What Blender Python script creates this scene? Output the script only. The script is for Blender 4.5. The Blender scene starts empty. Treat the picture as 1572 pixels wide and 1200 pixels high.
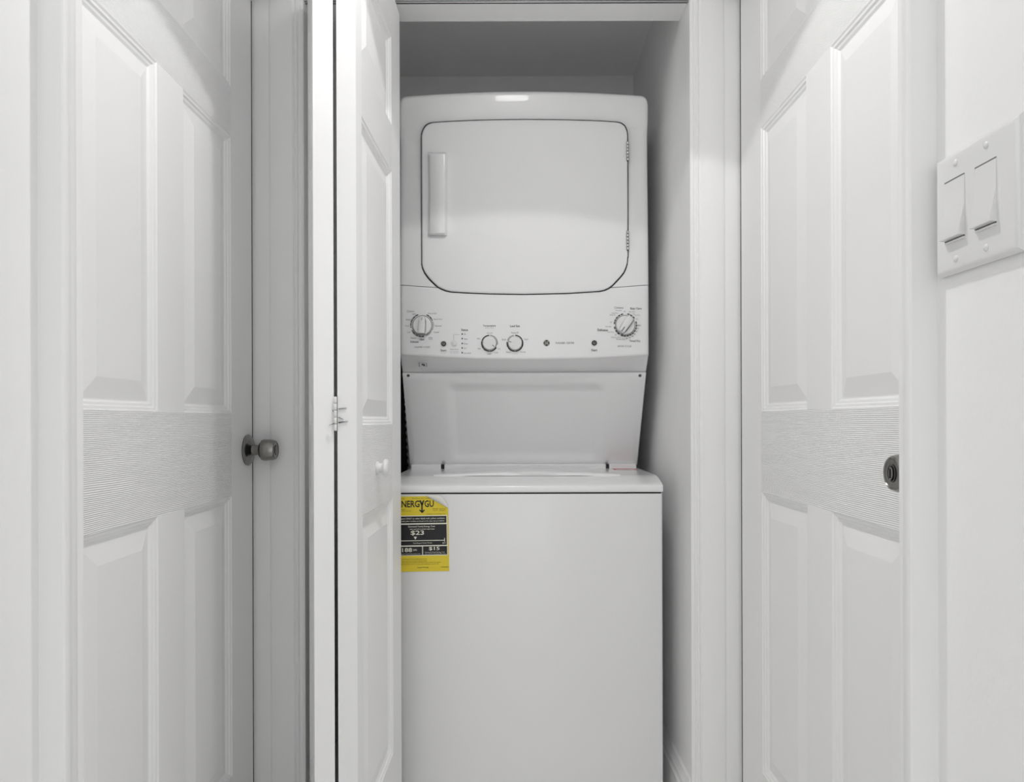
import bpy, math, random
from mathutils import Vector
random.seed(4)
S = bpy.context.scene
COL = S.collection
PI = math.pi

# ------------------------------------------------------------------ camera
F = 1090.0; CX = 783.0; CY = 645.0; HC = 1.035; ROLL = 0.003
cd = bpy.data.cameras.new('camera'); cam = bpy.data.objects.new('camera', cd); COL.objects.link(cam)
cam.location = (0, 0, HC); cam.rotation_euler = (PI/2, ROLL, 0)
cd.sensor_width = 36.0; cd.sensor_fit = 'HORIZONTAL'; cd.lens = F/1572*36
cd.shift_x = (786-CX)/1572; cd.shift_y = (CY-600)/1572
cd.clip_start = 0.02
S.camera = cam

# ------------------------------------------------------------------ world and lights
w = bpy.data.worlds.new('world'); S.world = w; w.use_nodes = True
bg = w.node_tree.nodes['Background']
bg.inputs[0].default_value = (1.0, 1.0, 1.0, 1); bg.inputs[1].default_value = 1.17
LAMP = (0.0, 1.0, 2.08); SPOT_SLOPE = 0.485; SPILL_W = 10.8; BEAM_W = 12.5; BEAM_ANGLE = 80; DRUM_GLOW = 10.2
S.view_settings.view_transform = 'Standard'; S.view_settings.look = 'None'
S.view_settings.gamma = 1; S.view_settings.use_curve_mapping = False
S.view_settings.exposure = 0.0
S.cycles.diffuse_bounces = 6; S.cycles.glossy_bounces = 2; S.cycles.max_bounces = 7; S.cycles.caustics_reflective = False; S.cycles.caustics_refractive = False; S.cycles.use_light_tree = False   # white-on-white room: most light is bounced

# ------------------------------------------------------------------ helpers
def P(u, v, Y):
    """photo direction (u, v) met at depth Y"""
    du, dv = u-CX, v-CY
    return Vector(((du-dv*ROLL)*Y/F, Y, HC-(dv+du*ROLL)*Y/F))

def nodes(name):
    m = bpy.data.materials.new(name); m.use_nodes = True
    return m, m.node_tree.nodes, m.node_tree.links, m.node_tree.nodes['Principled BSDF']

def plain(name, col, rough=0.5, metal=0.0, bump=0.0, bscale=60.0, spec=0.5, var=0.0, stretch=(1, 1, 1), vscale=6.0, coat=0.0):
    m, N, L, b = nodes(name)
    c = col if len(col) == 4 else (*col, 1)
    b.inputs['Base Color'].default_value = c; b.inputs['Roughness'].default_value = rough
    b.inputs['Metallic'].default_value = metal; b.inputs['Specular IOR Level'].default_value = spec
    b.inputs['Coat Weight'].default_value = coat; b.inputs['Coat Roughness'].default_value = 0.05
    tc = N.new('ShaderNodeTexCoord'); mp = N.new('ShaderNodeMapping'); mp.inputs['Scale'].default_value = stretch
    L.new(tc.outputs['Object'], mp.inputs['Vector'])
    if var:
        n = N.new('ShaderNodeTexNoise'); n.inputs['Scale'].default_value = vscale; n.inputs['Detail'].default_value = 3
        L.new(mp.outputs[0], n.inputs['Vector'])
        mx = N.new('ShaderNodeMix'); mx.data_type = 'RGBA'
        mx.inputs[6].default_value = tuple(x*(1-var) for x in c[:3])+(1,); mx.inputs[7].default_value = tuple(min(1, x*(1+var)) for x in c[:3])+(1,)
        L.new(n.outputs['Fac'], mx.inputs[0]); L.new(mx.outputs[2], b.inputs['Base Color'])
    if bump:
        n2 = N.new('ShaderNodeTexNoise'); n2.inputs['Scale'].default_value = bscale; n2.inputs['Detail'].default_value = 3
        L.new(mp.outputs[0], n2.inputs['Vector'])
        bp = N.new('ShaderNodeBump'); bp.inputs['Strength'].default_value = bump; bp.inputs['Distance'].default_value = 0.002
        L.new(n2.outputs['Fac'], bp.inputs['Height']); L.new(bp.outputs[0], b.inputs['Normal'])
    return m

def grain(name, col, rough, axis, strength):
    """moulded wood grain: wavy fine ridges; axis is the direction the ridges repeat in"""
    m, N, L, b = nodes(name)
    b.inputs['Base Color'].default_value = (*col, 1); b.inputs['Roughness'].default_value = rough
    tc = N.new('ShaderNodeTexCoord'); mp = N.new('ShaderNodeMapping')
    mp.inputs['Scale'].default_value = (0.22, 1, 1) if axis == 'Z' else (1, 1, 0.12)
    L.new(tc.outputs['Object'], mp.inputs['Vector'])
    wv = N.new('ShaderNodeTexWave'); wv.wave_type = 'BANDS'; wv.bands_direction = axis
    wv.inputs['Scale'].default_value = 104; wv.inputs['Distortion'].default_value = 9
    wv.inputs['Detail'].default_value = 2; wv.inputs['Detail Scale'].default_value = 0.16
    L.new(mp.outputs[0], wv.inputs['Vector'])
    bp = N.new('ShaderNodeBump'); bp.inputs['Strength'].default_value = strength; bp.inputs['Distance'].default_value = 0.0012
    L.new(wv.outputs['Fac'], bp.inputs['Height']); L.new(bp.outputs[0], b.inputs['Normal'])
    return m

WHITE = (0.92, 0.92, 0.92)
M = dict(
    wall=plain('wall_paint', (0.915, 0.915, 0.915), 0.6, bump=0.35, bscale=45, var=0.015),
    ceil=plain('ceiling_paint', (0.915, 0.915, 0.915), 0.8, bump=0.2, bscale=80),
    closet=plain('closet_wall_paint', (0.92, 0.92, 0.92), 0.7, bump=0.25, bscale=40, var=0.04, vscale=9),
    trim=plain('trim_paint', WHITE, 0.38, bump=0.12, bscale=90, var=0.012, stretch=(1, 1, .1)),
    rail=grain('door_grain_rail', WHITE, 0.42, 'Z', 0.6),
    stile=grain('door_grain_stile', WHITE, 0.42, 'X', 0.10),
    panel=plain('door_panel_paint', WHITE, 0.42, bump=0.10, bscale=120, stretch=(1, 1, .06)),
    leaf=plain('bifold_paint', WHITE, 0.42, bump=0.08, bscale=120, stretch=(1, 1, .06)),
    leafrail=grain('bifold_grain_rail', WHITE, 0.42, 'Z', 0.5),
    enamel=plain('white_enamel', (0.86, 0.86, 0.865), 0.30, bump=0.015, bscale=300, coat=0.7),
    enamelt=plain('textured_enamel', (0.86, 0.86, 0.865), 0.5, bump=0.06, bscale=400, spec=0.3),
    plast=plain('white_plastic', (0.80, 0.80, 0.80), 0.35),
    grey=plain('light_grey_plastic', (0.60, 0.60, 0.60), 0.4),
    gapshade=plain('gap_shade_black', (0.012, 0.012, 0.012), 0.7),  # flat black standing in for shade inside gaps, seams and slots
    ink=plain('dark_ink', (0.03, 0.03, 0.03), 0.5),
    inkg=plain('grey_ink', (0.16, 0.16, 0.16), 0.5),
    inkl=plain('pale_grey_ink', (0.42, 0.42, 0.42), 0.5),
    black=plain('gap_filler_black', (0.012, 0.012, 0.012), 0.55, bump=0.3, bscale=120),
    nickel=plain('brushed_nickel', (0.27, 0.265, 0.25), 0.22, metal=1.0, bump=0.05, bscale=300),
    nickeld=plain('tarnished_nickel', (0.16, 0.155, 0.15), 0.35, metal=1.0),
    steel=plain('bare_steel', (0.55, 0.55, 0.55), 0.35, metal=1.0),
    hinge=plain('painted_hinge', (0.82, 0.82, 0.80), 0.35),
    floor=plain('floor_tile', (0.80, 0.795, 0.785), 0.35, var=0.06),
    yellow=plain('yellow_paper', (0.78, 0.62, 0.03), 0.45, var=0.03),
    paper=plain('white_paper', (0.82, 0.80, 0.76), 0.6),
    lblack=plain('label_black', (0.008, 0.008, 0.010), 0.45),
    lwhite=plain('label_cream', (0.85, 0.84, 0.72), 0.5),
    lolive=plain('label_small_print', (0.16, 0.11, 0.015), 0.5),
    red=plain('red_ink', (0.62, 0.03, 0.06), 0.45),
    switch=plain('switch_plastic', (0.80, 0.80, 0.795), 0.3),
    dark=plain('dark_crack', (0.01, 0.01, 0.01), 0.9),
)

def link(name, verts, faces, mat, parent=None, smooth=False, angle=None):
    me = bpy.data.meshes.new(name); me.from_pydata([tuple(v) for v in verts], [], faces)
    import bmesh
    bm = bmesh.new(); bm.from_mesh(me); bmesh.ops.recalc_face_normals(bm, faces=bm.faces)
    if angle is not None:
        for e in bm.edges:
            if len(e.link_faces) == 2 and e.calc_face_angle(0) > math.radians(angle): e.smooth = False
        smooth = True
    for f in bm.faces: f.smooth = smooth
    bm.to_mesh(me); bm.free()
    me.materials.append(M[mat] if isinstance(mat, str) else mat)
    o = bpy.data.objects.new(name, me); COL.objects.link(o)
    if parent is not None: o.parent = parent
    return o

def thing(name, label, cat, loc=(0, 0, 0), rz=0.0, group=None, ry=0.0):
    o = bpy.data.objects.new(name, None); COL.objects.link(o); o.empty_display_size = 0.05
    o.location = loc; o.rotation_euler = (0, ry, rz); o['label'] = label; o['category'] = cat
    if group: o['group'] = group
    return o

def structure(o, label=None, cat=None):
    o['kind'] = 'structure'
    if label: o['label'] = label
    if cat: o['category'] = cat
    return o

class MB:
    def __init__(s): s.v = []; s.f = []
    def box(s, x0, x1, y0, y1, z0, z1):
        n = len(s.v)
        s.v += [(x, y, z) for z in (z0, z1) for y in (y0, y1) for x in (x0, x1)]
        s.f += [tuple(n+i for i in q) for q in ((0, 2, 3, 1), (4, 5, 7, 6), (0, 1, 5, 4), (1, 3, 7, 5), (3, 2, 6, 7), (2, 0, 4, 6))]
        return s
    def prism(s, prof, fn, a, b):
        """closed 2D profile swept between parameters a and b; fn(p, t) -> 3D"""
        n = len(s.v); k = len(prof)
        s.v += [fn(p, a) for p in prof]+[fn(p, b) for p in prof]
        s.f += [tuple(n+i for i in range(k))[::-1], tuple(n+k+i for i in range(k))]
        s.f += [(n+i, n+(i+1) % k, n+k+(i+1) % k, n+k+i) for i in range(k)]
        return s
    def lathe(s, prof, fn, seg=32):
        """profile (r, h) revolved; fn(x, y, h) -> 3D"""
        n = len(s.v); k = len(prof)
        for j in range(seg):
            a = 2*PI*j/seg
            s.v += [fn(r*math.cos(a), r*math.sin(a), h) for r, h in prof]
        for j in range(seg):
            j2 = (j+1) % seg
            s.f += [(n+j*k+i, n+j2*k+i, n+j2*k+i+1, n+j*k+i+1) for i in range(k-1)]
        s.f.append(tuple(n+j*k for j in range(seg))[::-1]); s.f.append(tuple(n+j*k+k-1 for j in range(seg)))
        return s
    def slab(s, xs, top, bot, rows, yfn, depth):
        """thin curved slab with free outline: columns xs, z from bot(x) to top(x), front y=yfn(x,z,t)"""
        n = len(s.v); c = len(xs)
        for layer in (0, 1):
            for x in xs:
                zb, zt = bot(x), top(x)
                for j in range(rows+1):
                    t = j/rows; z = zb+(zt-zb)*t
                    s.v.append((x, yfn(x, z, t)+(depth if layer else 0), z))
        R = rows+1; o2 = c*R
        for i in range(c-1):
            for j in range(rows):
                a = n+i*R+j
                s.f.append((a, a+R, a+R+1, a+1)); s.f.append((a+o2+1, a+o2+R+1, a+o2+R, a+o2))
        for i in range(c-1):
            for j in (0, rows):
                a = n+i*R+j; s.f.append((a, a+R, a+R+o2, a+o2))
        for j in range(rows):
            for i in (0, c-1):
                a = n+i*R+j; s.f.append((a, a+1, a+1+o2, a+o2))
        return s
    def poly(s, pts, y0, y1):
        """flat outline in x,z given a thickness in y"""
        return s.prism(pts, lambda p, t: (p[0], t, p[1]), y0, y1)
    def build(s, name, mat, parent=None, angle=None): return link(name, s.v, s.f, mat, parent, angle=angle)

def interp(pts):
    def f(x):
        if x <= pts[0][0]: return pts[0][1]
        for (a, b), (c, d) in zip(pts, pts[1:]):
            if x <= c: return b+(d-b)*(x-a)/(c-a) if c > a else d
        return pts[-1][1]
    return f

_fc = {}
def glyphs(s, bold=0.0):
    """flat mesh of a word in the x,z plane, box normalised to 0..1 by 0..1"""
    key = (s, bold)
    if key in _fc: return _fc[key]
    cu = bpy.data.curves.new('lettering', 'FONT'); cu.body = s; cu.resolution_u = 2; cu.offset = bold
    o = bpy.data.objects.new('lettering', cu); COL.objects.link(o)
    bpy.context.view_layer.update()
    me = bpy.data.meshes.new_from_object(o.evaluated_get(bpy.context.evaluated_depsgraph_get()))
    vs = [(v.co.x, v.co.y) for v in me.vertices]; fs = [tuple(p.vertices) for p in me.polygons]
    bpy.data.objects.remove(o); bpy.data.curves.remove(cu); bpy.data.meshes.remove(me)
    x0 = min(v[0] for v in vs); x1 = max(v[0] for v in vs); y0 = min(v[1] for v in vs); y1 = max(v[1] for v in vs)
    r = ([((x-x0)/(x1-x0), (y-y0)/(y1-y0)) for x, y in vs], fs); _fc[key] = r
    return r

def text_into(mb, s, x0, x1, z0, z1, y, bold=0.0):
    vs, fs = glyphs(s, bold); n = len(mb.v)
    yy = y if callable(y) else (lambda x: y)
    mb.v += [(x0+(x1-x0)*a, yy(x0+(x1-x0)*a), z0+(z1-z0)*b) for a, b in vs]; mb.f += [tuple(n+i for i in f) for f in fs]

# ------------------------------------------------------------------ the room shell
YW = 1.70          # face of the closet end wall
XL, XR = -0.520, 0.465      # hall walls
CLX0, CLX1 = -0.489, 0.430  # closet opening
ZH = 2.040; ZC = 2.240; YB = 2.4536; ZCC = 2.2236
Y0 = -0.9
structure(MB().box(-1.0, 0.9, -2.0, 2.55, -0.05, 0.0).build('floor', 'floor'), 'light tiled hallway floor running into the closet', 'floor')
structure(MB().box(-1.0, 0.9, Y0, YW+0.09, ZC, ZC+0.08).build('ceiling', 'ceil'), 'flat white hallway ceiling above the doors', 'ceiling')
structure(MB().box(-0.70, CLX1+.12, YW+.07, YB+.1, ZCC, ZC).build('ceiling_closet', 'closet'), 'shaded flat closet ceiling above the dryer', 'ceiling')
m = MB().box(XL-.115, XL, Y0, .836, 0, ZC).box(XL-.115, XL, .836, 1.69, 2.045, ZC).box(-.78, -.76, .70, 1.80, 0, ZC).box(-.76, XL-.115, .70, .72, 0, ZC)  # last pair of boxes: unseen backing added to block light behind the door
structure(m.build('wall_left', 'wall'), 'white painted hallway wall at the left edge of the picture', 'wall')
m = MB().box(XR, XR+.115, Y0, .826, 0, ZC).box(XR, XR+.115, .826, 1.69, 2.045, ZC).box(.70, .72, .70, 1.80, 0, ZC).box(XR+.115, .70, .70, .72, 0, ZC)  # final boxes, out of view, are added to shut light out behind the door
structure(m.build('wall_right', 'wall'), 'white painted hallway wall carrying the light switch', 'wall')
m = MB().box(-.76, CLX0, YW, YW+.085, 0, ZC).box(CLX1, .70, YW, YW+.085, 0, ZC).box(CLX0, CLX1, YW, YW+.089, ZH, ZC)
structure(m.build('wall_front', 'trim'), 'white wall and header around the laundry closet opening', 'wall')
structure(MB().box(CLX1, CLX1+.10, YW+.085, YB+.1, 0, ZCC).build('wall_closet_right', 'closet'), 'shaded white closet wall right of the dryer', 'wall')
structure(MB().box(-.64, -.56, YW+.085, YB+.1, 0, ZCC).build('wall_closet_left', 'closet'), 'dark closet wall left of the washer behind the folding door', 'wall')
structure(MB().box(-.56, CLX1, YB, YB+.1, 0, ZCC).build('wall_closet_back', 'closet'), 'shaded closet back wall above the dryer', 'wall')

# closet casing: stepped colonial profile, swept up the end wall
prof = [(0, 0), (0, .011), (.004, .014), (.007, .014), (.009, .011), (.012, .011), (.015, .016), (.018, .016), (.021, .013), (.025, .017), (.050, .019), (.074, .019), (.078, .0180), (.081, .0165), (.081, 0)]
for k, (xi, s, lab) in enumerate(((CLX0, -1, 'white moulded casing left of the closet opening'), (CLX1, 1, 'white moulded casing right of the closet opening'))):
    fn = lambda p, z, xi=xi, s=s: (xi+s*p[0], YW-p[1], z)
    tr = structure(MB().prism(prof, fn, 0, 2.12).build('trim_%d' % (k+1), 'trim', angle=30), lab, 'trim')
    a, b = sorted((xi+s*.0805, -.655 if s < 0 else .60))
    MB().box(a, b, YW-.0160, YW, 0, 2.045).build('door_jamb', 'trim', tr)
fn = lambda p, x: (x, YW-p[1], ZH+p[0])
structure(MB().prism(prof, fn, CLX0-.081, CLX1+.081).build('trim_3', 'trim', angle=30), 'white moulded casing over the closet opening', 'trim')
# side door casings (near edges of both hall doors), thick outer edge thinning to the opening
def side_casing(name, xw, s, yi, yo, ti, to, lab):
    W = yi-yo
    pr = [(0, 0), (0, ti), (.10*W, ti+.001), (.22*W, ti), (.34*W, ti+.35*(to-ti)), (.55*W, ti+.6*(to-ti)), (.72*W, to-.003), (.80*W, to), (.97*W, to), (W, to-.002), (W, 0)]
    fn = lambda p, z: (xw+s*p[1], yi-p[0], z)
    tr = structure(MB().prism(pr, fn, 0, 2.10).build(name, 'trim', angle=35), lab, 'trim')
    fn2 = lambda p, y: (xw+s*p[1], y, 2.045+p[0])
    MB().prism(pr, fn2, yo, 1.68).build('head_casing', 'trim', tr, angle=35)
    a, b = sorted((xw, xw-s*.10)); MB().box(a, b, yi+.001, yi+.016, 0, 2.045).build('door_jamb', 'trim', tr)
side_casing('trim_4', XL, 1, .840, .782, .015, .028, 'white moulded casing at the near side of the left hall door')
side_casing('trim_5', XR, -1, .830, .7715, .0104, .030, 'white moulded casing beside the light switch')

# baseboard on the closet's right wall
bp = [(0, 0), (.016, 0), (.016, .112), (.014, .118), (.014, .132), (.010, .138), (.010, .150), (.006, .158), (.004, .172), (0, .178)]
fn = lambda p, y: (CLX1-p[0], y, p[1])
structure(MB().prism(bp, fn, YW+.001, YB).build('baseboard_right', 'trim', angle=25), 'tall stepped white baseboard inside the closet beside the washer', 'baseboard')

# ------------------------------------------------------------------ panelled doors
RING = [(0, 0), (.0025, .0022), (.0065, .0028), (.0085, .0058), (.0125, .0066), (.016, .0098), (.018, .0098), (.050, .0022)]
def panel(parent, x0, x1, z0, z1, th, mat):
    v = []; f = []
    for d, y in RING: v += [(x0+d, y, z0+d), (x1-d, y, z0+d), (x1-d, y, z1-d), (x0+d, y, z1-d)]
    n = len(RING)
    for i in range(n-1):
        for j in range(4): f.append((4*i+j, 4*i+(j+1) % 4, 4*i+4+(j+1) % 4, 4*i+4+j))
    b = len(v); v += [(x0, th, z0), (x1, th, z0), (x1, th, z1), (x0, th, z1)]
    f.append(tuple(range(4*n-4, 4*n))); f.append((b+3, b+2, b+1, b))
    for j in range(4): f.append((b+j, b+(j+1) % 4, (j+1) % 4, j))
    return link('panel', v, f, mat, parent)

def slab_door(root, W, H, cols, rowsz, th, z0=0.012, rail='rail', stile='stile', pan='panel'):
    """cols: panel column ranges along the width; rowsz: panel row ranges in height"""
    xl, xr = cols[0][0], cols[-1][1]
    MB().box(0, xl, 0, th, z0, H).build('stile', stile, root); MB().box(xr, W, 0, th, z0, H).build('stile', stile, root)
    zz = [z0]+[z for r in rowsz for z in r]+[H]
    for i in range(0, len(zz), 2): MB().box(xl, xr, 0, th, zz[i], zz[i+1]).build('rail', rail, root)
    for a, b in rowsz:
        for c in cols: panel(root, c[0], c[1], a, b, th, pan)
        for c, d in zip(cols, cols[1:]): MB().box(c[1], d[0], 0, th, a, b).build('mullion', stile, root)

def door_knob(root, x, z, button):
    """knob on the face y=0, pointing to -y"""
    fn = lambda a, b, h: (x+a, -h, z+b)
    ro = MB().lathe([(.0355, 0), (.036, .003), (.033, .006), (.026, .0075), (.020, .0095), (.0145, .013)], fn).build('rose', 'nickel', root, angle=40)
    MB().lathe([(.0125, .011), (.0115, .016), (.0115, .028), (.0125, .031)], fn).build('neck', 'nickel', root, angle=40)
    kb = MB().lathe([(.013, .029), (.0185, .031), (.0235, .0355), (.0250, .040), (.0250, .045), (.0235, .060), (.0215, .0655), (.0195, .0668), (.0185, .0655), (.0115, .0655), (.0112, .0640), (.0001, .0640)], fn).build('knob', 'nickel', root, angle=30)
    if button == 'oval':
        f2 = lambda a, b, h: (x+a*.62, -h, z+b)
        MB().lathe([(.0115, .0640), (.0115, .0658), (.0098, .0662), (.0098, .0648)], f2).build('lock_ring', 'nickeld', kb, angle=30)
        MB().lathe([(.0082, .0640), (.0082, .0678), (.007, .0684), (.0001, .0684)], f2).build('lock_button', 'nickel', kb, angle=30)
        MB().box(x-.0012, x+.0012, -.0690, -.0684, z-.006, z+.006).build('lock_slot_shade', 'gapshade', kb)
    else:
        MB().lathe([(.0095, .0640), (.0095, .0662), (.008, .0670), (.0001, .0670)], fn).build('lock_button', 'nickeld', kb, angle=30)

T = .035
# left hall door: hinged near the camera, knob at the far edge
Wl = 1.676-.872
d1 = thing('door_1', 'white six-panel hall door on the left with round metal knob at its far edge', 'door', (-.609, .872, 0), PI/2)
structure(d1)
def lx(u): return .609*F/(CX-u)-.872
slab_door(d1, Wl, 2.03, [(lx(119), lx(242.5)), (lx(282.5), lx(355.5))], [(.258, .871), (1.052, 1.656), (1.767, 1.965)], T)
door_knob(d1, lx(379.5), .968, 'round')
MB().box(Wl+.0004, Wl+.008, .001, T, .012, 2.03).build('gap_shade_strip', 'gapshade', d1)  # black strip painted as the shade in the gap at the far edge
# right hall door: hinged at the far edge, knob near the camera
d2 = thing('door_2', 'white six-panel hall door on the right with knob half hidden by the casing', 'door', (.547, 1.6755, 0), -PI/2)
structure(d2)
def rx(u): return 1.6755-.547*F/(u-CX)
slab_door(d2, 1.6755-.838, 2.03, [(rx(1169), rx(1239)), (rx(1276.5), rx(1396))], [(.265, .878), (1.053, 1.669), (1.772, 1.968)], T)
door_knob(d2, 1.6755-.895, .9668, 'oval')
MB().box(-.0085, -.0004, .001, T, .012, 2.03).build('gap_shade_strip', 'gapshade', d2)  # black strip standing in for shade in the hinge-side gap

# ------------------------------------------------------------------ folding closet door (two hinged leaves, one thing)
bf = thing('bifold_door', 'white panelled folding closet door, folded open in front of the washer', 'folding door', (-.313, 1.275, 0))
ZR = [(.277, .859), (1.027, 1.602), (1.708, 1.908)]
def subroot(name, parent, loc, rz):
    return loc, rz
def leaf(name, ox, oy, ang, cols):
    """one leaf as a part: slab of stiles and rails in one mesh, panels its sub-parts"""
    W, H, z0 = .45, 2.021, .015
    m = MB(); xl, xr = cols
    m.box(0, xl, 0, T, z0, H).box(xr, W, 0, T, z0, H)
    o = m.build(name, 'leaf', bf); o.location = (ox+.313, oy-1.275, 0); o.rotation_euler = (0, 0, ang)
    zz = [z0]+[z for r in ZR for z in r]+[H]
    for i in range(0, len(zz), 2): MB().box(xl, xr, 0, T, zz[i], zz[i+1]).build('rail', 'leafrail', o)
    for a, b in ZR: panel(o, xl, xr, a, b, T, 'leaf')
    return o
lb = leaf('leaf', -.2752, 1.275, math.atan2(.9998, .0211), (.045, .341))
dA = Vector((-.292, .957)).normalized()
near = Vector((-.3163, 1.275)); nl = Vector((-dA.y, dA.x)); far = near+nl*T+dA*.45
la = leaf('leaf', far.x, far.y, math.atan2(-dA.y, -dA.x), (.109, .405))
# white knob on the leaf
nb = Vector((.9998, -.0211)); fp = Vector((-.2752+.0211*.171, 1.275+.171))
def kfn(a, b, h): 
    p = fp+nb*h+Vector((.0211, .9998))*a
    return (p.x+.313, p.y-1.275, .939+b)
MB().lathe([(.0125, 0), (.0135, .002), (.0115, .004), (.0095, .007), (.0098, .011), (.0135, .0135), (.0175, .017), (.0180, .0195), (.0160, .0225), (.010, .0245), (.0001, .0252)], kfn).build('knob', 'plast', bf, angle=50)
# the hinge joining the leaves at the fold: five barrel segments and the gap they bridge
hx, hy = .0, -.0035
for i in range(5):
    z0 = 1.0785-.0123*(i+1); 
    fn = lambda a, b, h: (hx+a, hy+b, h)
    MB().lathe([(.0026, z0+.0004), (.0030, z0+.001), (.0030, z0+.0113), (.0026, z0+.0119)], fn, 14).build('hinge_barrel', 'hinge', bf, angle=40)
MB().box(-.0022, .0022, -.001, .006, 1.017, 1.0785).build('hinge_pin', 'nickeld', bf)
for (ua, va, ub, vb, w_) in ((519.5, 627.5, 532, 626, .9), (519.5, 640.5, 527, 643.5, .8), (519.5, 648.5, 534, 646.5, 1.6), (512.5, 650, 505, 652.5, 1.2), (512, 632, 510, 629, .8)):
    # chipped paint lines beside the hinge screws, on the fold edges of the leaves
    yy = 1.2735 if ua > 515 else 1.2640
    a = P(ua, va, yy); b = P(ub, vb, yy); h = w_*.0011
    pts = [(a.x+.313, a.z+h/2), (b.x+.313, b.z+.0001), (b.x+.313, b.z-.0001), (a.x+.313, a.z-h/2)]
    MB().poly(pts, yy-1.275, yy-1.275+.003).build('paint_chip', 'dark', bf)
# bifold track under the header
tr = MB().box(CLX0, CLX1, YW+.0005, YW+.0017, ZH-.0045, ZH).box(CLX0, CLX1, YW+.0075, YW+.0087, ZH-.0035, ZH).box(CLX0, CLX1, YW+.0005, YW+.0087, ZH-.0012, ZH)
o = tr.build('door_track', 'steel'); o['label'] = 'thin metal folding-door track under the closet header'; o['category'] = 'door track'

# ------------------------------------------------------------------ stacked washer and dryer
UX = 0.0405; HW = .343
YD = 1.954; YWA = 1.781
L = thing('laundry_center', 'white stacked washer and dryer unit with control dials inside the closet', 'washer dryer', (UX, YWA, 0))
BUL = .012
def surf(x): return YD-BUL*max(0.0, 1-(x/HW)**2)        # x local
def LY(y): return y-YWA
def on(u, v, lift=0.0):
    """photo point on the bowed dryer front -> local x, y, z"""
    Y = YD-.008
    for _ in range(6):
        p = P(u, v, Y); Y = surf(p.x-UX)-lift
    return p.x-UX, LY(Y), p.z
def pz(v, x):  # height on the dryer front seen at photo row v, at local x
    return HC-(v-CY+(x*F/YD)*ROLL)*surf(x)/F

# washer cabinet
prof = [(-HW, .010), (-HW+.003, .003), (-HW+.010, 0), (HW-.010, 0), (HW-.003, .003), (HW, .010), (HW, .62), (-HW, .62)]
MB().prism(prof, lambda p, z: (p[0], p[1], z), .025, .8500).build('washer_cabinet', 'enamel', L, angle=35)
MB().box(-HW+.004, HW-.004, .006, .60, .848, .858).build('washer_seam_shade', 'gapshade', L)
for sx in (-1, 1):
    for yy in (.05, .57):
        MB().lathe([(.02, 0), (.022, .004), (.022, .012), (.008, .014), (.008, .03)], lambda a, b, h: (sx*.29+a, yy+b, h), 16).build('foot', 'black', L, angle=30)
# washer top cover with its rolled front edge
tp = [(.004, .8535), (.0005, .8560), (0, .859), (0, .8670), (.0015, .8700), (.005, .8722), (.020, .8765), (.050, .8840), (.074, .8882), (.084, .8893), (.100, .8900), (.62, .8900), (.62, .8535)]
MB().prism(tp, lambda p, x: (x, p[0], p[1]), -HW, HW).build('washer_top', 'enamel', L, angle=35)
# lid, slightly domed, with a finger hollow at the front
LX0, LX1 = -.241, .249
def lidz(x): return .8925+.0075*max(0, 1-((x-(LX0+LX1)/2)/.245)**2)
xs = [LX0+(LX1-LX0)*i/28 for i in range(29)]
v = []; f = []
ys = [.078, .0805, .088, .12, .2, .28, .335]
for x in xs:
    hol = max(0, 1-((x-.03)/.075)**2)
    for j, y in enumerate(ys):
        z = lidz(x)-(.0075 if j == 0 else .0015 if j == 1 else 0)-(.004*hol if j < 2 else 0)
        v.append((x, y+(.006*hol if j == 0 else 0), z-(.004 if y > .3 else 0)))
R = len(ys)
for i in range(28):
    for j in range(R-1): a = i*R+j; f.append((a, a+R, a+R+1, a+1))
n = len(v)
for i, x in enumerate(xs): v += [(x, .079, .8895), (x, .335, .8895)]
for i in range(28):
    f.append((n+2*i, n+2*i+2, i*R+R, i*R)); f.append((i*R+R-1, i*R+2*R-1, n+2*i+3, n+2*i+1))
f.append(tuple([n, ]+[j for j in range(R)]+[n+1])); k = 28*R; f.append(tuple([n+57]+[k+R-1-j for j in range(R)]+[n+56]))
link('washer_lid', v, f, 'enamel', L, angle=40)
# rear strip behind the lid: three raised pieces with dark notches between them
for a, b in ((-.336, -.2475), (-.237, .245), (.2555, .336)):
    MB().prism([(.340, .8895), (.340, .9010), (.343, .9035), (.40, .9035), (.40, .8895)], lambda p, x: (x, p[0], p[1]), a, b).build('rear_strip', 'enamel', L, angle=40)
for a, b in ((-.2475, -.237), (.245, .2555)):
    MB().box(a, b, .346, .40, .8895, .9025).build('lid_hinge_notch_shade', 'gapshade', L)
# red-printed sticker at the rear right of the deck
st = MB().box(.262, .330, .270, .330, .8900, .8904).build('warning_sticker', 'grey', L)
sm = MB()
for a, b, c, d in ((.262, .330, .316, .330), (.262, .330, .270, .274), (.262, .267, .270, .330), (.326, .330, .27, .33)): sm.box(a, b, c, d, .8904, .8907)
sm.build('red_border', 'red', st)

# dryer cabinet (side profile swept across)
bp_ = [(LY(1.968), 1.912), (LY(1.968), 1.205), (LY(2.012), 1.168), (LY(2.164), .904), (LY(2.36), .904), (LY(2.36), 1.912)]
MB().prism(bp_, lambda p, x: (x, p[0], p[1]), -HW+.004, HW-.004).build('dryer_cabinet', 'enamel', L)

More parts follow.
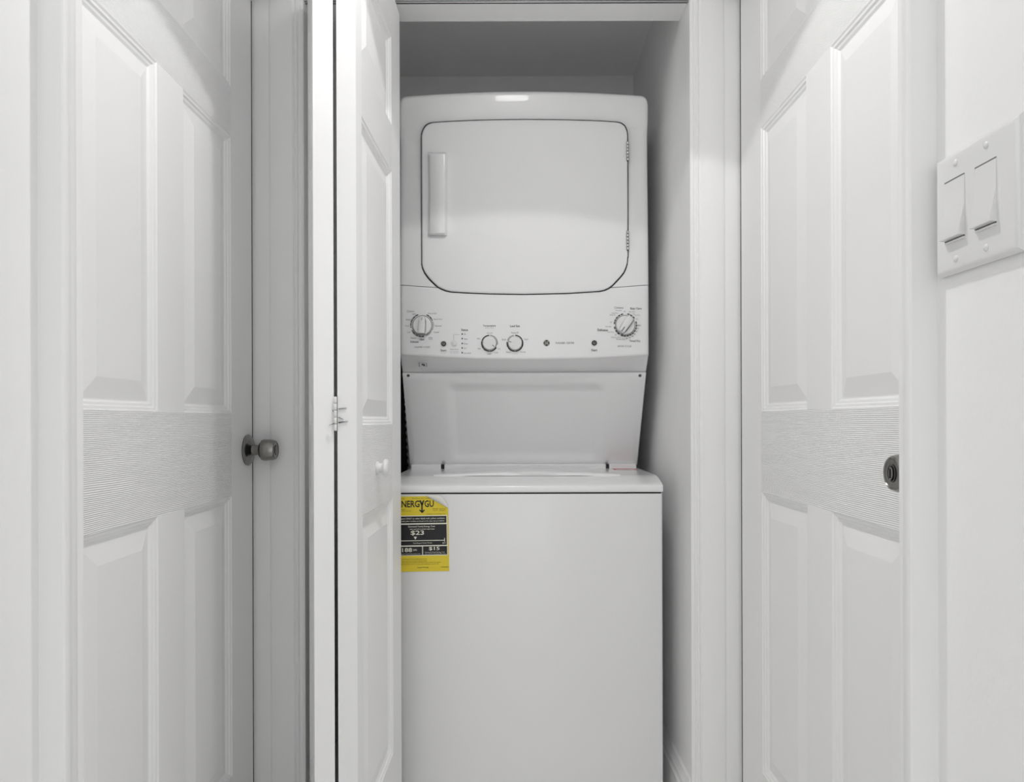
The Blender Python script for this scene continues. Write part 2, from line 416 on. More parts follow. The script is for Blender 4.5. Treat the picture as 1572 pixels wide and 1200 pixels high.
# dryer front frame
zseam = lambda x: pz(437+8.5*max(0, 1-(x/HW)**2), x)
def ztop(x):
    base = 1.9300+.0085*(1-(x/HW)**2)
    r = .020; d = HW-abs(x)
    return base-(r-math.sqrt(max(0, r*r-(r-d)**2)) if d < r else 0)
xs = sorted(set([-HW+d for d in (0, .0006, .002, .005, .009, .014, .020)]+[HW-d for d in (0, .0006, .002, .005, .009, .014, .020)]+[-.3215+.643*i/34 for i in range(35)]))
def fronty(x, z, t):
    d = ztop(x)-z
    e = interp([(0, .014), (.0012, .0085), (.003, .0045), (.006, .0016), (.009, .0003), (.012, 0), (.018, .0005), (.026, .0013), (.034, .0023), (.042, .0035), (.050, .0050), (.062, .0075), (.085, .0125), (.10, .0135), (.17, .011), (.30, .004), (.42, 0)])(d)
    ed = HW-abs(x); e += interp([(0, .008), (.002, .004), (.006, .001), (.012, 0)])(ed)
    return LY(surf(x))+e
class _S(MB):
    def slab2(s, xs, top, bot, ts, yfn, depth):
        n = len(s.v); c = len(xs); R = len(ts)
        for layer in (0, 1):
            for x in xs:
                zb, zt = bot(x), top(x)
                for t in ts:
                    z = zb+(zt-zb)*t; s.v.append((x, (LY(surf(x))+depth) if layer else yfn(x, z, t), z))
        o2 = c*R
        for i in range(c-1):
            for j in range(R-1):
                a = n+i*R+j
                s.f.append((a, a+R, a+R+1, a+1)); s.f.append((a+o2+1, a+o2+R+1, a+o2+R, a+o2))
            for j in (0, R-1): a = n+i*R+j; s.f.append((a, a+R, a+R+o2, a+o2))
        for j in range(R-1):
            for i in (0, c-1): a = n+i*R+j; s.f.append((a, a+1, a+1+o2, a+o2))
        return s
ts = [0, .1, .3, .5, .7, .78, .82, .84, .856, .872, .888, .9, .912, .922, .931, .94, .949, .957, .965, .972, .979, .985, .99, .9945, .9978, 1]
_S().slab2(xs, ztop, lambda x: zseam(x)+.0009, ts, fronty, .030).build('dryer_front', 'enamel', L, angle=40)

# dryer door: black slab painted as shade in the door gap, and the door panel
top_px = [(646.6, 215), (646.8, 206), (648.5, 199.5), (652.5, 192.5), (658, 188.8), (663, 187.4), (690, 185.6), (740, 183.6), (805, 182.6), (870, 183.3), (920, 184.8), (948, 186.6), (955, 188.6), (959.5, 192.5), (962.3, 198), (963.7, 205), (964, 214)]
bot_px = [(646.6, 395), (647, 404), (648.5, 411.5), (651.8, 419), (657, 426), (664.5, 434), (671, 440), (680, 444.8), (689, 447.6), (720, 449.6), (750, 450.8), (805, 451.6), (870, 450.2), (921, 447), (930, 445), (938, 440.6), (946, 432.5), (953, 425), (958, 418.5), (961.5, 411), (963.5, 403), (964, 394)]
tw = [on(u, v, .004) for u, v in top_px]; bw = [on(u, v, .004) for u, v in bot_px]
def outline(pts, g, up):
    cx = 0.0
    return interp(sorted([(p[0]+(g if p[0] > .0 else -g)*min(1, abs(p[0])/.15), p[2]+(g if up else -g)) for p in pts]))
def door_slab(name, g, lift, depth, mat, parent, rnd):
    tf, bf_ = outline(tw, g, True), outline(bw, g, False)
    xa = min(p[0] for p in tw)-g; xb = max(p[0] for p in tw)+g
    xs = sorted(set([xa+d for d in (0, .0004, .0012, .0025, .005, .008, .012, .018, .026, .035, .044, .054, .066)]+[xb-d for d in (0, .0004, .0012, .0025, .005, .008, .012, .018, .026, .035, .044, .054, .066)]+[xa+.08+(xb-xa-.16)*i/20 for i in range(21)]))
    def yf(x, z, t):
        e = min(x-xa, xb-x, (tf(x)-z), (z-bf_(x)))
        return LY(surf(x))-lift+interp([(0, rnd), (.001, rnd*.45), (.003, rnd*.1), (.006, 0)])(max(0, e))
    tt = [0, .004, .011, .03, .1, .25, .4, .55, .7, .85, .95, .988, .996, 1]
    return _S().slab2(xs, tf, bf_, tt, yf, depth).build(name, mat, parent, angle=45)
dd_ = door_slab('dryer_door', -.0014, .0048, .004, 'enamelt', L, .0026)
door_slab('door_gap_shade', .0012, .0012, .018, 'gapshade', dd_, 0)
# handle
hv = []; hf = []
rowsH = [(234.5, 0), (236, 1), (270, 1), (300, 1), (330, 1), (358, 1), (361, 0)]
hm = MB()
def hpt(u, v, l): x, y, z = on(u, v, .006+l); return (x, y, z)
secs = []
for v_, c in ((233.5, 0), (236.5, 1), (262, 1), (298, 1), (335, 1), (357.5, 1), (361, .55)):
    bowl = 1.6*math.sin(PI*(v_-233.5)/127.5)
    q = [(657.2+bowl*.6, 0), (657.8+bowl, .010*c+.001), (660.5+bowl, .0135*c+.001), (680, .0155*c+.001), (682.5, .0145*c+.001), (684.5, .008*c+.001), (686.5, 0)]
    secs.append([hpt(a, v_, l) for a, l in q])
n = len(secs[0])
for s_ in secs: hv += s_
for i in range(len(secs)-1):
    for j in range(n-1): hf.append((i*n+j, i*n+j+1, (i+1)*n+j+1, (i+1)*n+j))
    hf.append((i*n+n-1, i*n, (i+1)*n, (i+1)*n+n-1))
hf.append(tuple(range(n))); hf.append(tuple(range((len(secs)-1)*n, len(secs)*n))[::-1])
link('door_handle', hv, hf, 'enamel', dd_, angle=50)
# hinges
for va, vb in ((217.5, 247), (354, 384)):
    mb = MB(); x, y, za = on(963.6, va, .006); zb = on(963.6, vb, .006)[2]
    st_ = (za-zb)/6
    for i in range(6):
        z1 = za-st_*i; mb.lathe([(.0028, z1-st_+.0006), (.0036, z1-st_+.0012), (.0036, z1-.0012), (.0028, z1-.0006)], lambda a, b, h: (x+a, y+b, h), 12)
    mb.build('door_hinge', 'steel', dd_, angle=40)
    MB().box(x-.0024, x+.0024, y-.0022, y+.004, zb, za).build('hinge_gap_shade', 'gapshade', dd_)

# control console: bowed face and lip sloping back under it
zcb = lambda x: pz(545+7*max(0, 1-(x/HW)**2), x)
def cony(x, z, t):
    ed = HW-abs(x); e = interp([(0, .008), (.002, .004), (.006, .001), (.012, 0)])(ed)
    e += interp([(0, .004), (.002, .0015), (.005, 0)])(z-zcb(x))
    return LY(surf(x))+e
con = _S().slab2(xs, lambda x: zseam(x)-.0009, zcb, [0, .01, .025, .05, .12, .3, .5, .7, .9, .97, 1], cony, .026).build('control_console', 'enamel', L, angle=40)
v = []; f = []
YL = 2.000; zl = HC+75*YL/F
for x in xs: v += [(x, cony(x, zcb(x), 0), zcb(x)), (x, LY(YL), zl), (x, LY(YL)+.02, zl), (x, LY(1.99), zcb(x)+.01)]
for i in range(len(xs)-1):
    a = 4*i; f += [(a, a+4, a+5, a+1), (a+1, a+5, a+6, a+2), (a+2, a+6, a+7, a+3), (a+3, a+7, a+4, a)]
f += [(0, 1, 2, 3), tuple(4*(len(xs)-1)+i for i in (3, 2, 1, 0))]
link('console_lip', v, f, 'enamel', L, angle=40)
# lower sloping panel with an embossed rounded rectangle
ya, za = 2.004, zl-.0022; yb, zb = 2.152, HC-67*2.152/F
nx, nz = 64, 30; v = []; f = []
dl = math.hypot(yb-ya, za-zb); nyv = Vector((0, -(za-zb), -(yb-ya))).normalized()
for layer in (0, 1):
    for i in range(nx+1):
        x = -HW+2*HW*i/nx
        for j in range(nz+1):
            t = j/nz
            dx = max(0, abs(x-.006)-.222+.02); dz_ = max(0, abs(t-.52)*dl-.125+.02); r = math.hypot(dx, dz_)-.02
            e = min(1, max(0, (r+.014)/.014)); e = .0095*e*e*(3-2*e)
            if layer: e = -.010
            edge = min(HW-abs(x), t*dl, (1-t)*dl); e -= 0 if layer else max(0, .004-edge)*.9
            p = Vector((x, ya+(yb-ya)*t, za+(zb-za)*t))+nyv*(e)
            v.append((p.x, LY(p.y), p.z))
R = nz+1; o2 = (nx+1)*R
for i in range(nx):
    for j in range(nz):
        a = i*R+j; f.append((a, a+R, a+R+1, a+1)); f.append((a+o2+1, a+o2+R+1, a+o2+R, a+o2))
    for j in (0, nz): a = i*R+j; f.append((a, a+R, a+R+o2, a+o2))
for j in range(nz):
    for i in (0, nx): a = i*R+j; f.append((a, a+1, a+1+o2, a+o2))
link('lower_panel', v, f, 'enamel', L, angle=60)
for u in (627.5, 981.5):
    p = P(u, 576.6, 2.009); x, y, z = p.x-UX, LY(p.y)-.0085, p.z
    sc = MB().lathe([(.0042, -.002), (.0042, .001), (.003, .0022), (.0001, .0024)], lambda a, b, h: (x+a, y-h, z+b), 14).build('screw', 'nickeld', L, angle=40)
    MB().box(x-.003, x+.003, y-.0030, y-.0022, z-.0006, z+.0006).build('screw_slot_shade', 'gapshade', sc)

# dials
def ring_arc(mb, u, v, r0, r1, a0, a1, y, seg=None):
    x, _, z = on(u, v); seg = seg or max(2, int(abs(a1-a0)/9)); n = len(mb.v)
    for i in range(seg+1):
        a = math.radians(a0+(a1-a0)*i/seg)
        for r in (r0, r1): xx = x+r*math.sin(a); mb.v.append((xx, LY(surf(xx))-.0008 if y is None else y, z+r*math.cos(a)))
    mb.f += [(n+2*i, n+2*i+1, n+2*i+3, n+2*i+2) for i in range(seg)]
PX = YD/F
def dial(u, v, rk, h, name='dial'):
    x, y, z = on(u, v)
    o = MB().lathe([(rk*1.02, -.002), (rk*1.01, .003), (rk, .006), (rk*.985, h-.002), (rk*.94, h), (.0001, h)], lambda a, b, q: (x+a, y-q, z+b), 40).build(name, 'plast', L, angle=35)
    return o, x, y, z
def grip(o, x, y, z, h, ang, length, wd, hh, mat='plast'):
    """raised finger bar across a dial; ang is the way its pointer end looks, clockwise from up"""
    a = math.radians(ang); dx, dz = math.sin(a), math.cos(a)
    v = []; f = []
    secs = [(-1.0, .75), (-.92, .95), (-.3, 1.0), (.3, .92), (.9, .80), (1.0, .62)]
    for t, ww in secs:
        for s_, d_ in ((-1, 0), (-.82, .9), (-.6, 1), (.6, 1), (.82, .9), (1, 0)):
            px_, pz_ = t*length, s_*wd*ww
            v.append((x+dx*px_+dz*pz_, y-h-hh*d_*(1.0 if abs(t) < .95 else .7), z+dz*px_-dx*pz_))
    n = 6
    for i in range(len(secs)-1):
        for j in range(n-1): f.append((i*n+j, i*n+j+1, (i+1)*n+j+1, (i+1)*n+j))
        f.append((i*n+5, i*n, i*n+n, i*n+n+5))
    f.append(tuple(range(n))); f.append(tuple(range((len(secs)-1)*n, len(secs)*n))[::-1])
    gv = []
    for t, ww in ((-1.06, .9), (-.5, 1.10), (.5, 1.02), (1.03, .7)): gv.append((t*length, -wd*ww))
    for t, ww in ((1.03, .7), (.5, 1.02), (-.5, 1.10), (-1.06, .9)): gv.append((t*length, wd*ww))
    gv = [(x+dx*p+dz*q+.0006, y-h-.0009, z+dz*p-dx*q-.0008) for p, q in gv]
    link('grip_shade_line', gv, [tuple(range(8))], 'inkg', o)  # grey outline shifted down and right, painted as the grip's shadow line
    return link('finger_grip', v, f, mat, o, angle=40)
# washer dial
o, x, y, z = dial(648.6, 499.8, 14.2*PX, .012)
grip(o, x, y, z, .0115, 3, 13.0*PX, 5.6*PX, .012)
mb = MB(); yq = y-.0245; mb.v += [(x-.0005, yq, z+.011), (x+.0006, yq, z+.011), (x+.0026, yq, z+.0195), (x+.0014, yq, z+.0195)]; mb.f.append((0, 1, 2, 3))
mb.build('pointer_mark', 'ink', o)
mb = MB(); yy = y-.0006
for a0, a1 in ((-20, -36), (-38, -56), (-58, -76), (-78, -92), (-95, -101), (-116, -122), (-124, -142), (-144, -160), (-162, -176), (-178, -190), (24, 40), (42, 58), (60, 66)): ring_arc(mb, 648, 499.2, 16.6*PX, 18.2*PX, a0, a1, None)
mb.build('dial_scale', 'ink', con)
mb = MB()
for a0, a1 in ((70, 118), (122, 160)): ring_arc(mb, 648, 499.2, 16.6*PX, 18.0*PX, a0, a1, None)
mb.build('dial_scale', 'inkl', con)
# dryer dial
o, x, y, z = dial(959.4, 499.2, 14.2*PX, .012)
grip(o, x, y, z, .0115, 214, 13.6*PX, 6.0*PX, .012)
mb = MB(); a = math.radians(214); dx, dz = math.sin(a), math.cos(a); yq = y-.0246
for s_ in (-.0009, .0009):
    for t in ((.009, .0235) if s_ < 0 else (.0235, .009)): mb.v.append((x+dx*t+dz*s_, yq, z+dz*t-dx*s_))
mb.f.append((0, 1, 2, 3)); mb.build('pointer_mark', 'ink', o)
mb = MB(); yy = y-.0006
for a0 in list(range(10, 56, 16))+list(range(72, 205, 15)): ring_arc(mb, 960, 498.6, 16.3*PX, 18.0*PX, a0, a0+12, None)
for a0 in (-12, -28, -44, -60, -74, -100, -118, -134): ring_arc(mb, 960, 498.6, 16.3*PX, 18.0*PX, a0, a0-12.5, None)
mb.build('dial_scale', 'ink', con)
# temperature and load dials
for u, dark, light, pa, lab in ((751.6, ((-2, -72), (-74, -130), (-132, -178), (-181, -238)), ((4, 100),), 128, 't'), (790.5, ((2, 60), (62, 118), (120, 178), (182, 238), (241, 280)), ((290, 352),), -78, 'l')):
    o, x, y, z = dial(u, 526.8, 10.2*PX, .014)
    a = math.radians(pa); dx, dz = math.sin(a), math.cos(a); mb = MB(); yq = y-.0145
    for s_ in (-.0007, .0007):
        for t in ((.010, .0165) if s_ < 0 else (.0165, .010)): mb.v.append((x+dx*t+dz*s_, yq, z+dz*t-dx*s_))
    mb.f.append((0, 1, 2, 3)); mb.build('pointer_mark', 'ink', o)
    mb = MB()
    for a0, a1 in dark: ring_arc(mb, u, 526.8, 11.3*PX, 13.0*PX, a0, a1, None)
    mb.build('dial_scale', 'ink', con)
    mb = MB()
    for a0, a1 in light: ring_arc(mb, u, 526.8, 11.3*PX, 13.0*PX, a0, a1, None)
    mb.build('dial_scale', 'inkl', con)
mb = MB()
for u, v_, rr in ((648.3, 499.6, 14.9), (959.7, 499.0, 14.9), (751.6, 527.3, 10.4), (790.5, 527.3, 10.4)): ring_arc(mb, u, v_, (rr-.1)*PX, (rr+.7)*PX, 0, 360, None, 40)
mb.build('dial_scale', 'inkg', con)
# push buttons
def button(u, v, r, mat, name='push_button'):
    x, y, z = on(u, v)
    rm = MB().lathe([(r*1.45, -.001), (r*1.45, .0008), (r*1.1, .0014), (r*1.05, .0005)], lambda a, b, q: (x+a, y-q, z+b), 24).build(name, 'plast', L, angle=40)
    MB().lathe([(r, -.001), (r, .0022), (r*.85, .003), (.0001, .0031)], lambda a, b, q: (x+a, y-q, z+b), 24).build('button_cap', mat, rm, angle=40)
    return rm, x, y, z
for u, v_ in ((681.2, 527.6), (912.2, 526.4)):
    rm, x, y, z = button(u, v_, 3.9*PX, 'ink')
    mb = MB(); ring_arc(mb, u, v_, 1.2*PX, 1.8*PX, 20, 340, y-.0034); mb.build('button_symbol', 'inkl', rm)
button(697, 527.2, 3.6*PX, 'plast')
mb = MB()
for v_ in (512.6, 519.6, 527, 534, 541.2): ring_arc(mb, 709.6, v_, 0.0, 1.15*PX, 0, 360, on(709.6, v_)[1]-.0008, 10)
mb.build('indicator_lights', 'ink', con)
# lettering on the console
def words(lst, mat, name='lettering', bold=0.0):
    mb = MB()
    for s, uc, vc, wpx, hpx in lst:
        x0, _, z0 = on(uc-wpx/2, vc+hpx/2); x1, _, z1 = on(uc+wpx/2, vc-hpx/2)
        text_into(mb, s, x0, x1, z0, z1, lambda x: LY(surf(x))-.0007, bold)
    return mb.build(name, mat, con)
words([('Start', 680.8, 537.6, 9, 3.6), ('Start', 912.2, 537.2, 9, 3.6), ('Status', 713.2, 506.2, 10.5, 3.4), ('Temperature', 751.3, 500.3, 19.5, 3.6), ('Load Size', 790.5, 500.2, 15, 3.4),
       ('Easy Care', 976.2, 473.8, 17, 3.8), ('Delicates', 925.2, 506.4, 16, 3.6), ('Timed Dry', 974.6, 523.6, 17, 3.8), ('Delicates', 636.4, 524.4, 12.5, 3.2), ('Hand', 648, 520.8, 6.5, 2.6)], 'ink', bold=.012)
words([('Colors', 630.2, 477.6, 11, 3.4), ('Cottons', 950, 472, 13.5, 3.4), ('Light', 635.6, 482, 5.5, 2.6), ('Medium', 627.4, 490.4, 8, 2.6), ('Heavy', 625.3, 500.2, 6, 2.6), ('Light', 628.2, 509.8, 4.6, 2.6), ('Medium', 634.6, 518.6, 8, 2.6),
       ('Drain & Spin', 663.8, 481.2, 13, 2.8), ('Speed Wash', 672.2, 490, 13, 2.8), ('Normal', 672.8, 500, 10, 2.6), ('Casuals', 670, 509.6, 8, 2.6), ('Whites', 661, 518, 5.8, 2.2), ('Heavy', 661, 520.6, 5.8, 2.2),
       ('Hot', 735, 519.5, 4.6, 2.4), ('Warm', 735.6, 535, 4.6, 2.4), ('Tap Cold', 751.6, 511.2, 9, 2.4), ('Cool', 765.8, 535.2, 4, 2.2), ('Cold', 761.6, 541, 5.6, 2.4), ('Colors', 751, 543, 6, 2.4),
       ('Small', 773.5, 521, 6, 2.6), ('Super', 808, 520.8, 6, 2.6), ('Precise Fill', 790.4, 510.6, 11, 2.4), ('Medium', 780.4, 540.4, 7, 2.4), ('Large', 803.4, 540.2, 8, 2.4),
       ('WASHER CYCLES', 648.2, 532.6, 24, 2.4), ('DRYER CYCLES', 958.8, 531.4, 21, 2.4), ('WASHER / DRYER', 867, 526.3, 29, 3.0), ('Fill', 713.4, 512.8, 2.6, 2), ('Wash', 714.8, 520.2, 5.4, 2.2), ('Rinse', 715, 527.4, 6, 2.2), ('Spin', 714.2, 534.6, 4.2, 2.2), ('Lid Locked', 717.4, 541.8, 11, 2.2),
       ('Deep Rinse', 697.5, 536.2, 12.5, 2.2), ('More Dry', 950, 476.6, 9, 2.2), ('Less Dry', 944, 480.6, 10, 2.2), ('Damp Dry', 940.8, 483.4, 9, 2.2), ('More Dry', 970, 478.8, 9, 2.2), ('Less Dry', 978.4, 483.8, 8, 2.2), ('Dry', 972.8, 481.8, 2.8, 2),
       ('Off', 958.8, 478, 3, 2), ('Off', 938, 494.6, 2.6, 2), ('Off', 977.6, 489.6, 2.6, 2), ('More Dry', 934, 501.4, 9, 2), ('Less Dry', 937.6, 509.6, 9, 2.2), ('Off', 945, 514, 2.6, 2), ('80', 981, 499.4, 5, 2.4), ('70', 979, 504.2, 3, 2.2), ('60', 977.2, 508.6, 2.6, 2.2), ('50', 974, 512.6, 3, 2.4), ('40', 970.8, 516.2, 3, 2.4), ('30', 966.6, 518.2, 3, 2.4), ('20', 962, 519.2, 3, 2.2),
       ('Delicate Dry', 945.5, 517.8, 14, 2.2), ('Wrinkle Care', 952.4, 520.4, 13, 2.2)], 'inkg')
words([('Hold to pause', 681, 541.6, 8, 1.6), ('Press and hold', 697.5, 539.4, 13, 1.6), ('for options', 697.5, 541.8, 12, 1.6), ('Wash / Rinse', 751.6, 503.2, 14, 1.8)], 'inkl')
mb = MB(); y = on(697, 515)[1]-.0007; x0, _, z0 = on(696.4, 522.4); x1, _, z1 = on(696.9, 513.2); x2, _, z2 = on(706, 513.6)
mb.v += [(x0, y, z0), (x1, y, z0), (x1, y, z1), (x0, y, z1), (x0, y, z2), (x2, y, z2), (x2, y, z1), (x0, y, z1)]; mb.f += [(0, 1, 2, 3), (4, 5, 6, 7)]
mb.build('connector_line', 'inkl', con)
# round maker's emblem: dark disc with pale ring and curled monogram
x, y, z = on(839, 526.4)
em = MB().lathe([(4.7*PX, 0), (4.7*PX, .0008), (.0001, .0009)], lambda a, b, q: (x+a, y-q, z+b), 28).build('emblem', 'ink', con, angle=40)
# small print under the lip
mb = MB(); mb2 = MB()
def lip(u, v):
    t = (v-551.5)/18.5; Y = YD-.010+t*(YL-YD+.010); p = P(u, v, Y); return (p.x-UX, LY(p.y)-.0012, p.z-.0006)
def lipquad(mb, u0, v0, u1, v1): n = len(mb.v); mb.v += [lip(u0, v0), lip(u1, v0), lip(u1, v1), lip(u0, v1)]; mb.f.append((n, n+1, n+2, n+3))
for q in ((643.2, 556.5, 643.9, 562), (643.2, 556.5, 645, 557.2), (643.2, 561.3, 645, 562), (654.8, 556.8, 655.5, 562.2), (653.6, 556.8, 655.4, 557.4), (653.6, 561.6, 655.4, 562.2), (647.4, 558, 650.4, 560.4), (650, 558.8, 652.4, 561.6)): lipquad(mb, *q)
mb.build('lip_print', 'ink', L)

# emblem monogram (pale strokes on the disc)
mb = MB(); ring_arc(mb, 839, 526.4, 3.5*PX, 3.95*PX, 25, 65, y-.0018); ring_arc(mb, 839, 526.4, 3.5*PX, 3.95*PX, 115, 155, y-.0018); ring_arc(mb, 839, 526.4, 3.5*PX, 3.95*PX, 205, 245, y-.0018); ring_arc(mb, 839, 526.4, 3.5*PX, 3.95*PX, 295, 335, y-.0018)
text_into(mb, 'GE', x-2.5*PX, x+2.5*PX, z-1.9*PX, z+1.9*PX, y-.0018)
for o_ in [em]: MB_ = mb
mb.build('emblem_print', 'lwhite', em)

# ------------------------------------------------------------------ yellow energy label on the washer front
YE = YWA-.0012; KE = YE/F
lo = P(609.2, 877.6, YE)
E_ = thing('energy_label', 'yellow and black energy label with a peeling corner on the washer front', 'label', (lo.x, YE, lo.z), 0, ry=math.radians(-.75))
def ex(u): return (u-609.2)*KE
def ez(v): return (877.6-v)*KE
MB().poly([(ex(609.2), ez(877.6)), (ex(689.6), ez(877.6)), (ex(689.6), ez(781)), (ex(685), ez(777.4)), (ex(674), ez(771.5)), (ex(666), ez(768)), (ex(656.5), ez(762.2)), (ex(609.2), ez(762.2))], 0, .0006).build('label_sheet', 'yellow', E_)
# curled white corner
cv = []; cf = []
c0, c1 = (ex(656.5), ez(762.2)), (ex(689.6), ez(781))
for i in range(9):
    t = i/8; ax, az = c0[0]+(c1[0]-c0[0])*t, c0[1]+(c1[1]-c0[1])*t
    wd = .021*math.sin(PI*min(1, max(0, t*.94+.03)))
    for j in range(5):
        s_ = j/4; cv.append((ax+.40*wd*s_-.0030*math.sin(PI*s_), -.0010-.006*math.sin(PI*s_*.8)*math.sin(PI*t), az+.70*wd*s_))
for i in range(8):
    for j in range(4): a = i*5+j; cf.append((a, a+5, a+6, a+1))
link('peeled_corner', cv, cf, 'paper', E_, smooth=True)
def rects(lst, mat, name, y):
    mb = MB()
    for u0, v0, u1, v1 in lst: mb.box(ex(u0), ex(u1), y-.0001, y, ez(v1), ez(v0))
    return mb.build(name, mat, E_)
rects([(609.6, 791.6, 688, 853.2)], 'lwhite', 'print_frame', -.0002)
rects([(610, 792.8, 686.6, 803.4), (610, 805.4, 686.8, 837.2), (610, 839.2, 648.6, 852.2), (650, 839, 687, 852)], 'lblack', 'print_box', -.0005)
def ew(lst, mat, y, bold=0.0, name='lettering'):
    mb = MB()
    for s, u0, u1, v0, v1 in lst: text_into(mb, s, ex(u0), ex(u1), ez(v1), ez(v0), y, bold)
    return mb.build(name, mat, E_)
ew([('ENERG', 612.6, 645.8, 768.4, 779), ('GU', 653.4, 667.6, 768.4, 779)], 'lblack', -.0005, .022)
mb = MB(); q = lambda u, v: (ex(u), ez(v))
for poly in ([q(645.4, 768.2), q(647.9, 768.2), q(650.6, 774.5), q(648.6, 776.5)], [q(651.2, 768.2), q(653.4, 768.2), q(650.6, 776.5), q(648.6, 774.6)], [q(648.4, 773.6), q(650.6, 773.6), q(650.6, 785.2), q(648.4, 785.2)], [q(644.8, 783.4), q(646.6, 782.6), q(649.5, 785), q(652.4, 782.6), q(654.2, 783.4), q(649.5, 788.2)]): mb.poly(poly, -.0005, -.0003)
mb.build('arrow_letter', 'lblack', E_)
ew([('U.S. Government', 610.5, 623, 764.2, 766.4), ('Federal law prohibits removal', 634, 661, 764.2, 766.4), ('Clothes Washer', 611, 624, 781.2, 783), ('Capacity Class: Standard', 611, 632.5, 783.6, 785.4),
    ('Model', 666, 674, 780.4, 782.6), ('GUD27 series', 676, 686, 781, 783), ('Capacity', 666, 673, 783.4, 785.4), ('3.8 cubic ft', 676, 685, 783.6, 785.4), ('Compare the Energy Use', 656, 685.4, 788.6, 790.6)], 'lolive', -.0004)
ew([('Compare ONLY to other labels with yellow numbers.', 611.2, 684.4, 794.8, 798.2), ('Labels with yellow numbers are based on the same test procedures.', 611.2, 683.6, 799, 801.8), ('Estimated Yearly Energy Cost', 628, 669, 807, 810.4), ('when used with an electric water heater', 630, 668.6, 811.2, 813.4),
    ('Cost Range of Similar Models', 635, 664, 832.8, 835.2), ('$9', 611, 613.4, 834, 836.2), ('$31', 680, 684.6, 833, 835.6), ('kWh', 635, 640.6, 842.6, 846), ('Estimated Yearly Electricity Use', 611, 646, 849.6, 851.2), ('Estimated Yearly Energy Cost', 653, 683.2, 847.4, 849.4), ('when used with a natural gas water heater', 653, 685, 850, 851.4)], 'lwhite', -.0009)
ew([('$23', 631.6, 652, 814.6, 822.2), ('188', 618, 633.2, 841, 847.4), ('$15', 659, 675.4, 839.8, 845.8)], 'lwhite', -.0009, .012)
mb = MB(); mb.poly([q(636, 824), q(641, 824), q(638.6, 828.6)], -.0009, -.0007)
for a, b, c, d in ((611, 829.6, 683.4, 830.6), (682.8, 826.6, 683.8, 832.4)): mb.box(ex(a), ex(c), -.0009, -.0007, ez(d), ez(b))
mb.build('cost_scale', 'lwhite', E_)
ew([('Your cost will depend on your utility rates and use', 611, 655.5, 857.4, 859.6), ('Cost range based only on standard capacity models', 611, 655.5, 860.4, 862.4), ('Estimated energy cost is based on six wash loads a week and a national', 611, 677, 862.8, 864.8), ('average electricity cost of 12 cents and natural gas cost of 1.09', 611, 673.6, 865.4, 867.4)], 'lolive', -.0004)
ew([('ftc.gov/energy', 641, 658.4, 870, 872.6), ('197D6969P018', 677.6, 689, 870.4, 872)], 'lolive', -.0004, .02)

# ------------------------------------------------------------------ added black ribbed tube that darkens the gap left of the unit
hv = []; hf = []; seg = 12; pts = []
for i in range(120):
    t = i/119
    pts.append(Vector((-.372+.012*math.sin(t*5.5), 2.26+.03*math.sin(t*3+1), 0.02+1.35*t)))
for i, p in enumerate(pts):
    r = .050+(.0030 if i % 2 else -.0020)
    for j in range(seg): a = 2*PI*j/seg; hv.append((p.x+r*math.cos(a)+.372, p.y+r*math.sin(a)-2.26, p.z))
for i in range(len(pts)-1):
    for j in range(seg): hf.append((i*seg+j, i*seg+(j+1) % seg, (i+1)*seg+(j+1) % seg, (i+1)*seg+j))
hf.append(tuple(range(seg))[::-1]); hf.append(tuple(range(len(hv)-seg, len(hv))))
o = link('gap_dark_filler', hv, hf, 'black', None, smooth=True); o.location = (-.372, 2.26, 0)
o['label'] = 'added black ribbed tube that darkens the gap left of the dryer'; o['category'] = 'gap filler'

# ------------------------------------------------------------------ double light switch on the right wall
XP = .4555
sy0, sy1 = XP*F/(1567-CX), XP*F/(1435.5-CX)       # near and far edges
szt = HC+(CY-250-1.9)*sy1/F; szb = HC-(428-CY+1.9)*sy1/F
SW = thing('light_switch', 'white double rocker light switch on the right hallway wall', 'light switch', (XR, sy1, szb), -PI/2)
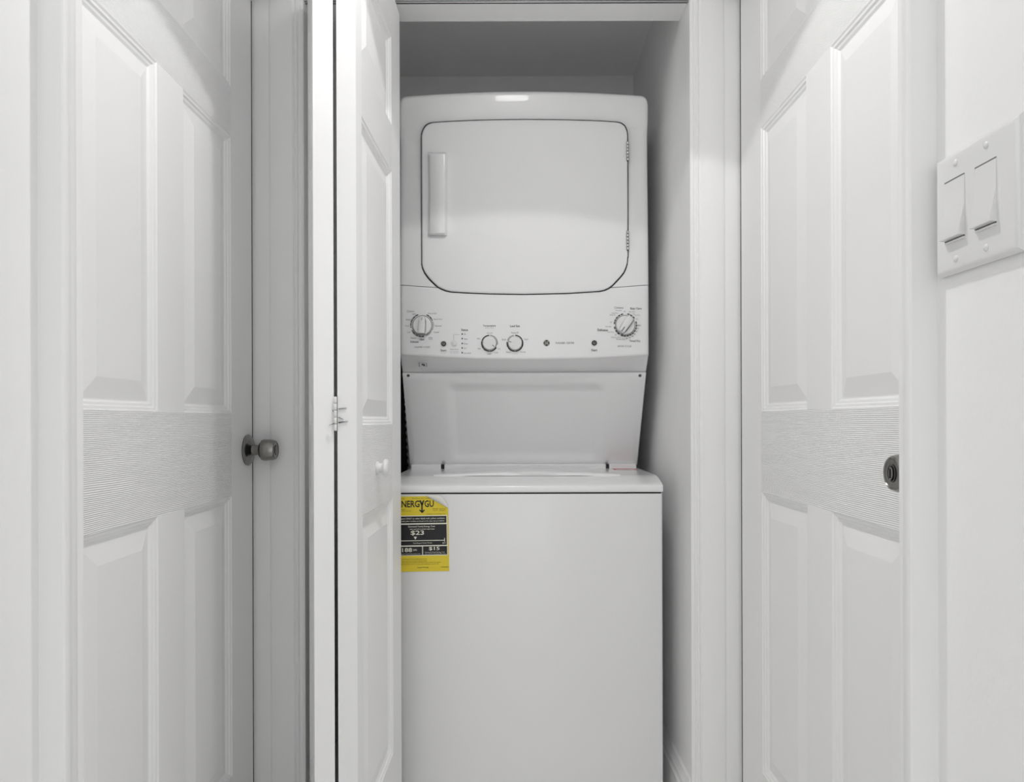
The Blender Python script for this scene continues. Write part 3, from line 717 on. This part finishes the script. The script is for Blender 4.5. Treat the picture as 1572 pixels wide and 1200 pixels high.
# local: x from far edge towards the camera, -y out of the wall
W = sy1-sy0; H = szt-szb; D = XR-XP
def plate_ring(i, y): return [(i, y, i), (W-i, y, i), (W-i, y, H-i), (i, y, H-i)]
v = plate_ring(.0035, 0)+plate_ring(.0005, -.0015)+plate_ring(0, -D+.0045)+plate_ring(.0012, -D+.0022)+plate_ring(.0045, -D+.0004)+plate_ring(.008, -D)
f = [(3, 2, 1, 0), (20, 21, 22, 23)]+[(4*i+j, 4*i+(j+1) % 4, 4*i+4+(j+1) % 4, 4*i+4+j) for i in range(5) for j in range(4)]
link('cover_plate', v, f, 'switch', SW, angle=35)
for ua, ub, va, vb in ((1452.5, 1482.5, 282.5, 372), (1499, 1531.5, 259, 353)):
    xa = sy1-XP*F/(ua-CX); xb = sy1-XP*F/(ub-CX); ya_ = XP*F/(ua-CX)
    z1 = HC+(CY-va-2)*ya_/F-szb; z0 = HC+(CY-vb-2)*ya_/F-szb
    fr = MB().box(xa-.0012, xb-.0006, -D-.0003, -D+.003, z0-.0012, z1+.0012).build('rocker_gap', 'inkg', SW)
    zm = z0+(z1-z0)*.52
    pr = [(-D+.003, z0), (-D-.0068, z0+.0008), (-D-.0070, z0+.0022), (-D-.0012, zm), (-D-.0010, z1-.0006), (-D+.003, z1)]
    MB().prism(pr, lambda p, x: (x, p[0], p[1]), xa, xb).build('rocker', 'switch', SW, angle=25)
    MB().box(xa+.0005, xb-.0005, -D-.0016, -D, z0-.0034, z0-.0014).build('rocker_frame', 'switch', SW)
for u, v_ in ((1468, 250), (1515, 223), (1468, 397), (1515, 380)):
    y_ = XP*F/(u-CX); x = sy1-y_; z = HC+(CY-v_-2)*y_/F-szb
    MB().lathe([(.0033, 0), (.0033, .0006), (.0024, .0015), (.0001, .0018)], lambda a, b, q: (x+a, -D-q, z+b), 16).build('screw', 'switch', SW, angle=40)

# ------------------------------------------------------------------ ceiling downlight over the hall, in front of the closet
CLt = thing('ceiling_light', 'small frosted drum ceiling light in the hallway above the doors', 'ceiling light', (LAMP[0], LAMP[1], ZC))
MB().lathe([(.098, 0), (.104, -.004), (.104, -.018), (.096, -.022)], lambda a, b, h: (a, b, h), 40).build('mounting_ring', 'nickel', CLt, angle=40)
lm, N_, L_, b_ = nodes('lamp_glass'); b_.inputs['Base Color'].default_value = (.9, .9, .9, 1); b_.inputs['Emission Color'].default_value = (1, .99, .97, 1); b_.inputs['Emission Strength'].default_value = DRUM_GLOW
MB().lathe([(.078, -.018), (.080, -.030), (.080, -.142), (.076, -.150), (.060, -.154), (.0001, -.156)], lambda a, b, h: (a, b, h), 40).build('glass_drum', lm, CLt, angle=40)
def beam(name, watts, angle, blend):
    sl = bpy.data.lights.new(name, 'SPOT'); sl.energy = watts; sl.color = (1, .99, .975); sl.shadow_soft_size = .016
    sl.spot_size = angle; sl.spot_blend = blend
    so = bpy.data.objects.new(name, sl); COL.objects.link(so); so.location = LAMP
beam('downlight_spill', SPILL_W, 2*math.atan(1/SPOT_SLOPE), .06)
beam('downlight_beam', BEAM_W, math.radians(BEAM_ANGLE), 1.0)

for o in bpy.data.objects:
    if o.type == 'MESH' and o.name.split('.')[0] in ('lettering', 'dial_scale', 'indicator_lights', 'lip_print', 'print_box', 'arrow_letter', 'cost_scale', 'emblem_print', 'connector_line', 'red_border'):
        o['kind'] = 'stuff'
